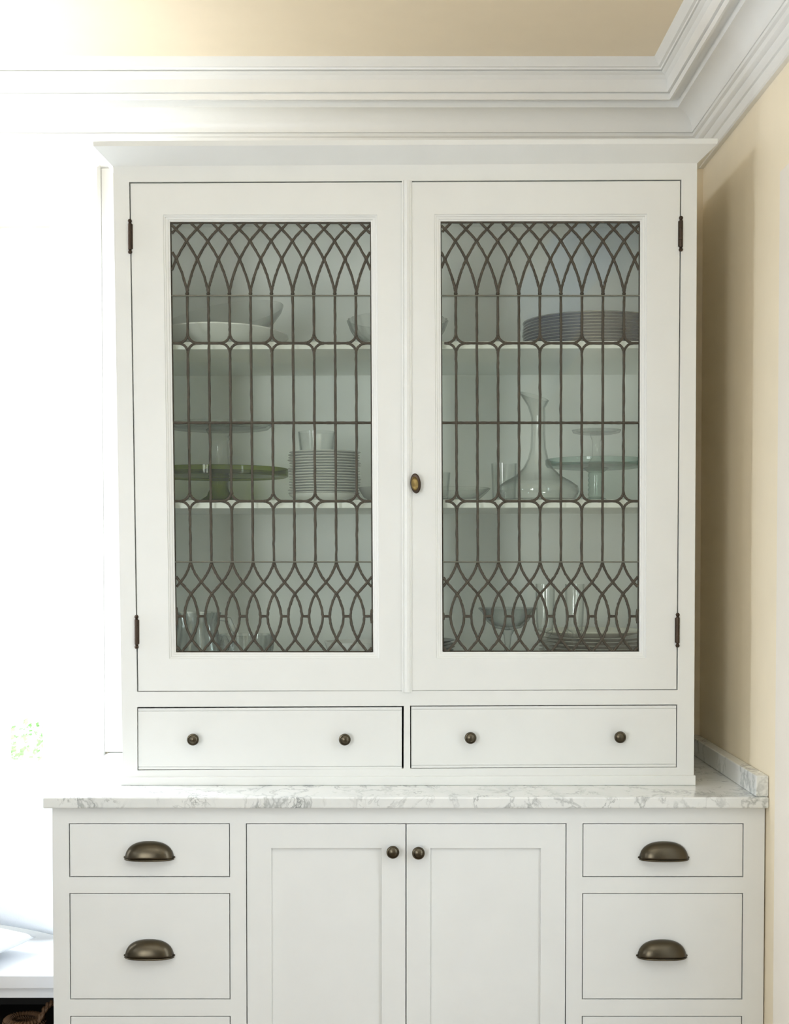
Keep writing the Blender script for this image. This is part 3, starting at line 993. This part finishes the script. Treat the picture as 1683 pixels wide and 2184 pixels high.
# two upper drawers with a bead top and bottom
for quad, kn in (([(294.3, 1511.2), (857.2, 1508.6), (857.0, 1640.0), (294.8, 1641.6)], ((412, 1577), (735.5, 1577))), ([(877.2, 1507.2), (1442.6, 1505.0), (1442.2, 1635.6), (877.4, 1638.2)], ((1003.5, 1573.5), (1322.5, 1572)))):
    q4 = [P(*p) for p in quad]
    b = 0.0062
    def sh(k, dz): return (q4[k][0], q4[k][1] + dz)
    m = MB()
    m.prism(q4, YU + 0.0040, YU + 0.019)
    m.prism([sh(0, -b), sh(1, -b), sh(2, b), sh(3, b)], YU + 0.0016, YU + 0.0040)
    m.prism([q4[0], q4[1], sh(1, -b + 0.0012), sh(0, -b + 0.0012)], YU + 0.0018, YU + 0.0040)
    m.prism([sh(3, b - 0.0012), sh(2, b - 0.0012), q4[2], q4[3]], YU + 0.0018, YU + 0.0040)
    d = m.build('drawer', 'cabinet', uc)
    xa, xb, za, zb = q4[0][0] + 0.012, q4[1][0] - 0.012, q4[2][1] + 0.006, q4[1][1] - 0.008
    bx = MB().box(xa, xa + 0.01, YU + 0.0195, YU + 0.40, za, zb).box(xb - 0.01, xb, YU + 0.0195, YU + 0.40, za, zb).box(xa, xb, YU + 0.39, YU + 0.40, za, zb).box(xa, xb, YU + 0.0195, YU + 0.40, za, za + 0.007)
    bo = bx.build('drawer_box', 'cabinet', d)
    bo.location = (0, 0, 0)
    for kx, ky in kn:
        knob(d, kx, ky, YU + 0.0016, 0.985)
        d.children[-1].location = (0, 0, 0)


# ================================================================== THINGS IN THE CABINET
def thing(name, x, y, z, label, cat, group=None):
    t = empty(name, (x, y, z))
    tag(t, label, cat, group)
    return t


def turned(name, mat, parent, prof, n=48, **k):
    return MB().lathe(prof, n, closed=k.pop('closed', True), **k).build(name, mat, parent, smooth=True, local=True, angle=40)


def part1(name, mat, x, y, z, prof, label, cat, group=None, n=48, rot=None, **k):
    o = MB().lathe(prof, n, closed=k.pop('closed', True), **k).build(name, mat, None, smooth=True, angle=40)
    o.location = (x, y, z)
    if rot: o.rotation_euler = rot
    tag(o, label, cat, group)
    return o


def ORD(k, n):
    w_ = ['', 'second', 'third', 'fourth', 'fifth', 'sixth', 'seventh', 'eighth', 'ninth', 'tenth']
    return 'topmost' if k == 1 else 'bottom one' if k == n else (w_[k - 1] + ' from the top') if k <= n - k + 1 else (w_[n - k] + ' from the bottom')


# --- top shelf, left door
x = -0.396
PL = [(0.0, 0.0), (0.42, 0.0), (0.46, 0.006), (0.70, 0.020), (0.93, 0.037), (1.0, 0.0440), (0.995, 0.0470), (0.92, 0.042), (0.69, 0.025), (0.45, 0.011), (0.0, 0.007)]
part1('oval_platter', 'white_china', x, 3.142, shelf_z(0, x), [(r_ * 0.154, h) for r_, h in PL], 'large oval white platter on the top shelf behind the left door', 'platter', n=64, sy=1.22)
GB = [(0.0, 0.0), (0.40, 0.0), (0.52, 0.010), (0.78, 0.042), (0.95, 0.078), (1.0, 0.098), (0.985, 0.099), (0.93, 0.079), (0.76, 0.046), (0.50, 0.015), (0.38, 0.006), (0.0, 0.005)]
part1('glass_bowl', 'glassware', -0.375, 3.155, shelf_z(0, x) + 0.0335, [(r_ * 0.135, h * 0.62) for r_, h in GB], 'clear oval glass bowl tilted up in the white platter', 'bowl', n=56, sy=1.05, rot=(0, math.radians(-11), 0))
# footed glass bowl behind the meeting stiles
x = px_x(848, 3.12)
t = thing('glass_compote', x, 3.12, shelf_z(0, x), 'ribbed clear glass bowl half hidden behind the middle of the two doors', 'bowl')
turned('bowl', 'glassware', t, [(0.030, 0.012), (0.060, 0.016), (0.092, 0.034), (0.104, 0.052), (0.113, 0.076), (0.110, 0.077), (0.101, 0.054), (0.089, 0.038), (0.058, 0.021), (0.030, 0.017)], 96, flute=0.014, nf=24)
turned('foot', 'glassware', t, [(0.0, 0.0), (0.098, 0.0), (0.100, 0.004), (0.070, 0.006), (0.030, 0.012), (0.0, 0.013)], closed=False)
# pewter charger stack
x = 0.4465
CH = [(0.0, 0.0), (0.62, 0.0), (0.66, 0.0010), (0.955, 0.0036), (0.975, 0.0030), (0.992, 0.0032), (1.0, 0.0044), (0.997, 0.0058), (0.985, 0.0066), (0.95, 0.0058), (0.66, 0.0036), (0.62, 0.0028), (0.0, 0.0028)]
N = 11
root = None
for k in range(N):
    z = shelf_z(0, x - 0.15) + 0.0004 + 0.0069 * k
    lab = 'dark pewter charger plate on the top shelf, ' + ORD(N - k, N) + ' of its stack'
    dx, dy = random.uniform(-0.002, 0.002), random.uniform(-0.001, 0.001)
    if root is None:
        root = part1('charger_plate', 'pewter', x + dx, 3.145 + dy, z, [(r_ * 0.157, h) for r_, h in CH], lab, 'plate', 'stack of pewter charger plates', n=72)
    else:
        c = root.copy(); col.objects.link(c)
        c.location = (x + dx, 3.145 + dy, z)
        c['label'] = lab

# --- middle shelf, left door
YI = 3.145
x = px_x(470, YI)
gz = shelf_z(1, x)
t = thing('cake_stand', x - 0.002, YI, gz, 'low olive green glass cake stand on the middle shelf behind the left door', 'cake stand')
turned('plate', 'green_glass', t, [(0.0, 0.062), (0.10, 0.062), (0.140, 0.064), (0.152, 0.060), (0.157, 0.062), (0.157, 0.079), (0.153, 0.080), (0.149, 0.070), (0.10, 0.069), (0.0, 0.068)], 64, closed=False)
turned('pedestal', 'green_glass', t, [(0.0, 0.0), (0.058, 0.0), (0.060, 0.004), (0.042, 0.009), (0.028, 0.018), (0.021, 0.034), (0.020, 0.048), (0.024, 0.0615), (0.0, 0.0617)], 40, closed=False)
t = thing('cake_stand', x - 0.002, YI + 0.005, gz + 0.0694, 'clear glass cake stand standing on the green glass one', 'cake stand')
turned('plate', 'glassware', t, [(0.0, 0.098), (0.08, 0.098), (0.112, 0.101), (0.118, 0.106), (0.118, 0.112), (0.114, 0.111), (0.108, 0.106), (0.08, 0.103), (0.0, 0.103)], 96, flute=0.012, nf=16, closed=False)
turned('pedestal', 'glassware', t, [(0.0, 0.0), (0.055, 0.0), (0.056, 0.003), (0.034, 0.007), (0.023, 0.018), (0.0205, 0.04), (0.0205, 0.072), (0.024, 0.078), (0.021, 0.083), (0.026, 0.090), (0.030, 0.0978), (0.0, 0.0979)], 40, closed=False)
# dish stack
x = px_x(692, 3.12)
gz = shelf_z(1, x)
DI = [(0.0, 0.0), (0.052, 0.0), (0.055, 0.002), (0.066, 0.0052), (0.0795, 0.0068), (0.0810, 0.0076), (0.0795, 0.0086), (0.066, 0.0074), (0.054, 0.0048), (0.050, 0.0034), (0.0, 0.0034)]
BO = [(0.0, 0.0), (0.045, 0.0), (0.047, 0.002), (0.066, 0.009), (0.077, 0.017), (0.079, 0.0205), (0.0765, 0.0208), (0.064, 0.0125), (0.045, 0.0055), (0.0, 0.0045)]
part1('bowl', 'white_china', x - 0.001, 3.12, gz, BO, 'shallow white china bowl at the foot of the white dish stack', 'bowl', n=48)
N = 16
root = None
for k in range(N):
    z = gz + 0.0150 + 0.0061 * k
    lab = 'small white china dish on the middle shelf, ' + ORD(N - k, N) + ' of its stack'
    dx, dy = random.uniform(-0.0022, 0.0022), random.uniform(-0.0022, 0.0022)
    if root is None:
        root = part1('china_dish', 'white_china', x + dx, 3.12 + dy, z, DI, lab, 'dish', 'stack of small white china dishes', n=48)
    else:
        c = root.copy(); col.objects.link(c)
        c.location = (x + dx, 3.12 + dy, z)
        c['label'] = lab
tz = gz + 0.0150 + 0.0061 * (N - 1) + 0.0036
TU = lambda r_, h, b=0.82: [(0.0, 0.0), (r_ * b, 0.0), (r_ * (b + 0.03), 0.002), (r_, h), (r_ - 0.0018, h), (r_ * b - 0.001, 0.006), (0.0, 0.006)]
part1('tumbler', 'glassware', px_x(676, 3.12), 3.12, tz, TU(0.042, 0.050, 0.86), 'short clear glass tumbler on top of the white dish stack', 'tumbler')
x = px_x(829, 3.12)
part1('dark_bowl', 'grey_china', x, 3.12, shelf_z(1, x), [(0.0, 0.0), (0.035, 0.0), (0.037, 0.002), (0.056, 0.013), (0.066, 0.029), (0.067, 0.035), (0.064, 0.035), (0.054, 0.016), (0.035, 0.006), (0.0, 0.005)], 'grey bowl beside the white dish stack, half hidden by the door stile', 'bowl')

# --- middle shelf, right door
x = px_x(962, 3.05)
part1('glass_dish', 'glassware', x, 3.05, shelf_z(1, x), [(0.0, 0.0), (0.055, 0.0), (0.060, 0.003), (0.080, 0.021), (0.0868, 0.029), (0.0845, 0.030), (0.077, 0.023), (0.057, 0.008), (0.0, 0.006)], 'shallow clear glass dish at the left edge of the right door', 'dish')
part1('glass_cup', 'glassware', px_x(931, 3.06), 3.06, shelf_z(1, x) + 0.0065, TU(0.0305, 0.058, 0.8), 'small clear glass cup standing in the shallow glass dish', 'cup')
x = px_x(1150, 3.05)
dz = shelf_z(1, x)
DEC = [(0.0, 0.0), (0.070, 0.0), (0.083, 0.006), (0.0895, 0.022), (0.0875, 0.034), (0.072, 0.045), (0.050, 0.057), (0.033, 0.074), (0.0225, 0.094), (0.0170, 0.118), (0.0152, 0.150), (0.0155, 0.185), (0.0190, 0.208), (0.033, 0.231)]
INN = [(max(0.0, r_ - 0.0022), max(h, 0.004) if i < 2 else h) for i, (r_, h) in enumerate(DEC)][::-1]
m = MB().lathe(DEC + INN[:-1] + [(0.0, 0.004)], 56, closed=True)
for i, (vx, vy, vz) in enumerate(m.v):
    if vz > 0.19:
        f = (vz - 0.19) / 0.041
        m.v[i] = (vx - 0.010 * f, vy, vz - 0.30 * f * vx)
    elif vz > 0.10:
        m.v[i] = (vx - 0.000 * vz, vy, vz)
o = m.build('wine_decanter', 'glassware', None, smooth=True, angle=50)
o.location = (x - 0.003, 3.05, dz)
tag(o, 'clear glass wine decanter with wide base and slanted lip', 'decanter')
x = px_x(1076, 3.245)
part1('tumbler', 'glassware', x, 3.265, shelf_z(1, x), TU(0.030, 0.098, 0.88), 'clear glass tumbler behind the wine decanter', 'tumbler')
x = px_x(1270, 3.21)
gz = shelf_z(1, x)
t = thing('cake_stand', x, 3.21, gz, 'pale teal glass cake stand with ringed stem behind the right door', 'cake stand')
turned('plate', 'teal_glass', t, [(0.0, 0.083), (0.09, 0.083), (0.113, 0.086), (0.1165, 0.092), (0.1165, 0.103), (0.1130, 0.104), (0.111, 0.092), (0.09, 0.089), (0.0, 0.088)], 64, closed=False)
ped = [(0.0, 0.0), (0.050, 0.0), (0.052, 0.003), (0.034, 0.008), (0.020, 0.014)]
for k in range(5):
    ped += [(0.0165, 0.017 + 0.011 * k), (0.0185, 0.0225 + 0.011 * k)]
ped += [(0.0165, 0.073), (0.030, 0.0826), (0.0, 0.0828)]
turned('pedestal', 'teal_glass', t, ped, 40, closed=False)
t = thing('cake_stand', x + 0.001, 3.21, gz + 0.0885, 'small clear glass cake stand standing on the pale teal one', 'cake stand')
turned('plate', 'glassware', t, [(0.0, 0.074), (0.04, 0.074), (0.054, 0.077), (0.057, 0.083), (0.054, 0.083), (0.040, 0.078), (0.0, 0.078)], 48, closed=False)
turned('pedestal', 'glassware', t, [(0.0, 0.0), (0.036, 0.0), (0.037, 0.003), (0.018, 0.008), (0.010, 0.02), (0.009, 0.055), (0.016, 0.0738), (0.0, 0.0739)], 32, closed=False)

# --- floor of the cabinet, left door
FZ = FLOOR_Z + 0.0004
x = px_x(418, 3.10)
t = thing('crystal_jug', x, 3.10, FZ, 'cut crystal jug low in the left corner behind the left door', 'jug')
turned('body', 'crystal', t, [(0.0, 0.0), (0.048, 0.0), (0.052, 0.006), (0.056, 0.04), (0.058, 0.075), (0.050, 0.108), (0.046, 0.130), (0.055, 0.158), (0.053, 0.158), (0.044, 0.131), (0.047, 0.108), (0.054, 0.075), (0.050, 0.02), (0.0, 0.012)], 72, flute=0.03, nf=18)
MB().tube([(0.050, 0, 0.145), (0.074, 0, 0.142), (0.086, 0, 0.115), (0.082, 0, 0.080), (0.057, 0, 0.052)], 0.006, 8).build('handle', 'crystal', t, smooth=True, local=True)
x = px_x(526, 3.06)
part1('crystal_bowl', 'crystal', x, 3.04, FZ, [(0.0, 0.0), (0.032, 0.0), (0.034, 0.006), (0.050, 0.040), (0.060, 0.082), (0.063, 0.1115), (0.060, 0.112), (0.056, 0.083), (0.046, 0.044), (0.030, 0.012), (0.0, 0.010)], 'cut crystal bowl with scalloped rim behind the lower left door', 'bowl', n=96, flute=0.022, nf=16)
x = px_x(479, 2.975)
t = thing('crystal_cruet', x, 2.97, FZ, 'small crystal cruet with a teardrop stopper beside the crystal bowl', 'cruet')
turned('bottle', 'crystal', t, [(0.0, 0.0), (0.026, 0.0), (0.028, 0.006), (0.026, 0.035), (0.012, 0.055), (0.009, 0.070), (0.013, 0.0745), (0.0, 0.0747)], 32, closed=False)
turned('stopper', 'crystal', t, [(0.0, 0.075), (0.006, 0.0752), (0.0075, 0.080), (0.0115, 0.090), (0.0105, 0.099), (0.005, 0.111), (0.0, 0.116)], 24, closed=False, flute=0.06, nf=8)
x = px_x(764, 3.01)
part1('pale_dish', 'white_china', x, 3.01, FZ, [(0.0, 0.0), (0.035, 0.0), (0.037, 0.003), (0.058, 0.046), (0.072, 0.092), (0.074, 0.0985), (0.071, 0.099), (0.055, 0.050), (0.035, 0.008), (0.0, 0.006)], 'white china bowl low beside the middle stile of the left door', 'bowl')

# --- floor of the cabinet, right door
x = px_x(1083, 3.12)
t = thing('coupe_glass', x, 3.12, FZ, 'wide stemmed glass compote low behind the right door', 'compote')
turned('bowl', 'crystal', t, [(0.005, 0.118), (0.030, 0.122), (0.048, 0.138), (0.0585, 0.158), (0.0665, 0.166), (0.065, 0.168), (0.056, 0.161), (0.045, 0.142), (0.028, 0.127), (0.005, 0.123)], 48)
turned('stem', 'crystal', t, [(0.0, 0.0), (0.040, 0.0), (0.041, 0.003), (0.012, 0.009), (0.007, 0.03), (0.010, 0.055), (0.006, 0.080), (0.009, 0.105), (0.016, 0.1178), (0.0, 0.1179)], 32, closed=False)
for k, (px, yy, lab) in enumerate(((1163, 3.02, 'stemmed champagne flute nearer the compote behind the right door'), (1226, 3.0, 'stemmed champagne flute standing in front of the cream plates'))):
    x = px_x(px, yy)
    t = thing('champagne_flute', x, yy, FZ, lab, 'glass', 'champagne flutes')
    turned('bowl', 'glassware', t, [(0.004, 0.106), (0.012, 0.110), (0.0175, 0.120), (0.0190, 0.140), (0.0205, 0.180), (0.0210, 0.224), (0.0196, 0.224), (0.0190, 0.180), (0.0174, 0.141), (0.0155, 0.124), (0.004, 0.117)], 40)
    turned('stem', 'glassware', t, [(0.0, 0.0), (0.032, 0.0), (0.033, 0.002), (0.010, 0.006), (0.0042, 0.016), (0.0035, 0.060), (0.0042, 0.098), (0.007, 0.1058), (0.0, 0.1059)], 28, closed=False)
x = px_x(1268, 3.18)
N = 13
PP = [(0.0, 0.0), (0.60, 0.0), (0.64, 0.0015), (0.94, 0.0090), (1.0, 0.0112), (0.995, 0.0126), (0.93, 0.0112), (0.64, 0.0048), (0.60, 0.0032), (0.0, 0.0032)]
root = None
for k in range(N):
    top = k == N - 1
    z = FZ + (0.0082 * k)
    lab = ('cream china plate topping the grey plates low behind the right door' if top else 'grey china plate under the cream plate, ' + ORD(N - 1 - k, N - 1) + ' of the grey ones')
    if top:
        part1('china_plate', 'cream_china', x - 0.008, 3.175, z + 0.001, [(r_ * 0.124, h * 1.25) for r_, h in PP], lab, 'plate', n=64)
    elif root is None:
        root = part1('china_plate', 'grey_china', x, 3.175, z, [(r_ * 0.128, h) for r_, h in PP], lab, 'plate', 'grey china plates', n=64)
    else:
        c = root.copy(); col.objects.link(c)
        c.location = (x + random.uniform(-0.002, 0.002), 3.175, z)
        c['label'] = lab
x = 0.040
N = 11
root = None
for k in range(N):
    lab = 'dark grey plate low behind the middle stiles, ' + ORD(N - k, N) + ' of its stack'
    z = FZ + 0.0078 * k
    if root is None:
        root = part1('dark_plate', 'dark_china', x, 3.215, z, [(r_ * 0.098, h) for r_, h in PP], lab, 'plate', 'dark grey plates', n=56)
    else:
        c = root.copy(); col.objects.link(c)
        c.location = (x + random.uniform(-0.002, 0.002), 3.215, z)
        c['label'] = lab

# ================================================================== WINDOW SEAT, PILLOWS, BASKET
SX0, SX1, SY = NOOK_X, XA[0] - 0.002, 2.85
zs = at(50, 2080, SY).z
ws = empty('window_seat', ((SX0 + SX1) / 2, SY, 0))
tag(ws, 'white painted window seat with an open niche left of the base cabinet', 'bench')
zb_ = at(50, 2110, SY).z
NF = 0.30
MB().box(SX0, SX1, SY, ROOM_B - 0.001, zb_, zs).build('seat_top', 'seat', ws, bevel=0.003)
za_ = at(50, 2128, SY + 0.012).z
MB().box(SX0, SX1, SY + 0.012, SY + 0.032, za_, zb_ - 0.0003).build('apron', 'seat', ws)
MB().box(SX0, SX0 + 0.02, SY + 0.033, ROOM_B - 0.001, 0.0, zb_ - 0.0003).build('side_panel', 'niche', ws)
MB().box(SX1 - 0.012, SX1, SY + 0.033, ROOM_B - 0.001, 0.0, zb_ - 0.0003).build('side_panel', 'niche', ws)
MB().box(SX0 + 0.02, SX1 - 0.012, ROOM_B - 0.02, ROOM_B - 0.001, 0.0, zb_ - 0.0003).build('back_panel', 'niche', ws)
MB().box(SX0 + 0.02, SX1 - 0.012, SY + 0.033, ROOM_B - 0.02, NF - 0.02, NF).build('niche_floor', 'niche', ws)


def pillow(name, mat4, w_, h_, t_, label, pw=0.42, n=22):
    m = MB()
    for s in (1, -1):
        rows = []
        for i in range(n + 1):
            row = []
            for j in range(n + 1):
                u, v = -1 + 2 * i / n, -1 + 2 * j / n
                th = t_ * max(0.0, (1 - u * u) * (1 - v * v)) ** pw
                px = w_ * u * (1 - 0.07 * (1 - v * v))
                py = h_ * v * (1 - 0.07 * (1 - u * u))
                th += 0.004 * math.sin(7 * u + 3 * v) * (1 - u * u) * (1 - v * v)
                row.append(mat4 @ Vector((px, -s * th, py)))
            rows.append(row)
        m.grid(rows)
    me = m.build(name, 'fabric', None, smooth=True, angle=70)
    bm = bmesh.new(); bm.from_mesh(me.data)
    bmesh.ops.remove_doubles(bm, verts=bm.verts, dist=0.0004)
    bmesh.ops.recalc_face_normals(bm, faces=bm.faces)
    bm.to_mesh(me.data); bm.free()
    tag(me, label, 'pillow')
    return me


pillow('pillow', Matrix.Translation((-0.935, 3.17, zs + 0.218)) @ Matrix.Rotation(math.radians(-12), 4, 'X') @ Matrix.Rotation(math.radians(6), 4, 'Y'), 0.20, 0.20, 0.075, 'plump white cotton pillow leaning upright on the window seat')
pillow('pillow', Matrix.Translation((-0.985, 2.960, zs + 0.038)) @ Matrix.Rotation(math.radians(88), 4, 'X') @ Matrix.Rotation(math.radians(-20), 4, 'Y'), 0.17, 0.115, 0.032, 'flat white cotton cushion lying on the window seat in front of the pillow')

# basket in the niche
by_ = 2.955
bx_ = at(52, 2170, by_).x
bz = NF + 0.0005
zrim = at(50, 2160, by_ + 0.036).z - 0.012
H = zrim - bz
bk = empty('wicker_basket', (bx_, by_, bz))
tag(bk, 'dark brown wicker basket with a loop handle in the niche under the window seat', 'basket')
RB = 0.035
wv = MB()
nr = 16
for k in range(nr):
    z = H * (k + 0.5) / nr
    rr = RB * (0.86 + 0.14 * k / nr)
    pts = []
    for q_ in range(72):
        a = 2 * PI * q_ / 72
        pts.append(((rr + 0.003 * math.cos(9 * a + PI * (k % 2))) * math.cos(a), (rr + 0.003 * math.cos(9 * a + PI * (k % 2))) * math.sin(a), z))
    wv.tube(pts, H / nr * 0.52, 6, closed=True)
o = wv.build('weave', 'wicker', bk, smooth=True, local=True)
o['kind'] = 'stuff'
stk = MB()
for q_ in range(18):
    a = 2 * PI * q_ / 18
    stk.tube([(RB * 0.86 * math.cos(a), RB * 0.86 * math.sin(a), 0.002), (RB * math.cos(a), RB * math.sin(a), H)], 0.003, 6)
o = stk.build('stakes', 'wicker', bk, smooth=True, local=True)
o['kind'] = 'stuff'
rim = MB()
for q_ in range(34):                                  # cane wound round the rim
    a = 2 * PI * q_ / 34
    rim.tube([((RB + 0.0085 * math.cos(t)) * math.cos(a + 0.06 * math.sin(t / 2)), (RB + 0.0085 * math.cos(t)) * math.sin(a + 0.06 * math.sin(t / 2)), H + 0.004 + 0.0095 * math.sin(t)) for t in [2 * PI * k / 10 for k in range(10)]], 0.0036, 5, closed=True)
rim.build('rim', 'wicker', bk, smooth=True, local=True)
MB().lathe([(0.0, 0.0), (RB * 0.86, 0.0), (RB * 0.86, 0.004), (0.0, 0.004)], 32, closed=False).build('basket_base', 'wicker', bk, local=True)
hd = MB()
for s in range(2):
    hd.tube([(0.034 + 0.030 * t + 0.003 * math.cos(14 * t + s * PI), -0.020 + 0.03 * t, H + 0.010 + 0.034 * math.sin(t * PI * 0.62) + 0.003 * math.sin(14 * t + s * PI)) for t in [q_ / 26 for q_ in range(27)]], 0.0042, 6)
hd.build('handle', 'wicker', bk, smooth=True, local=True)
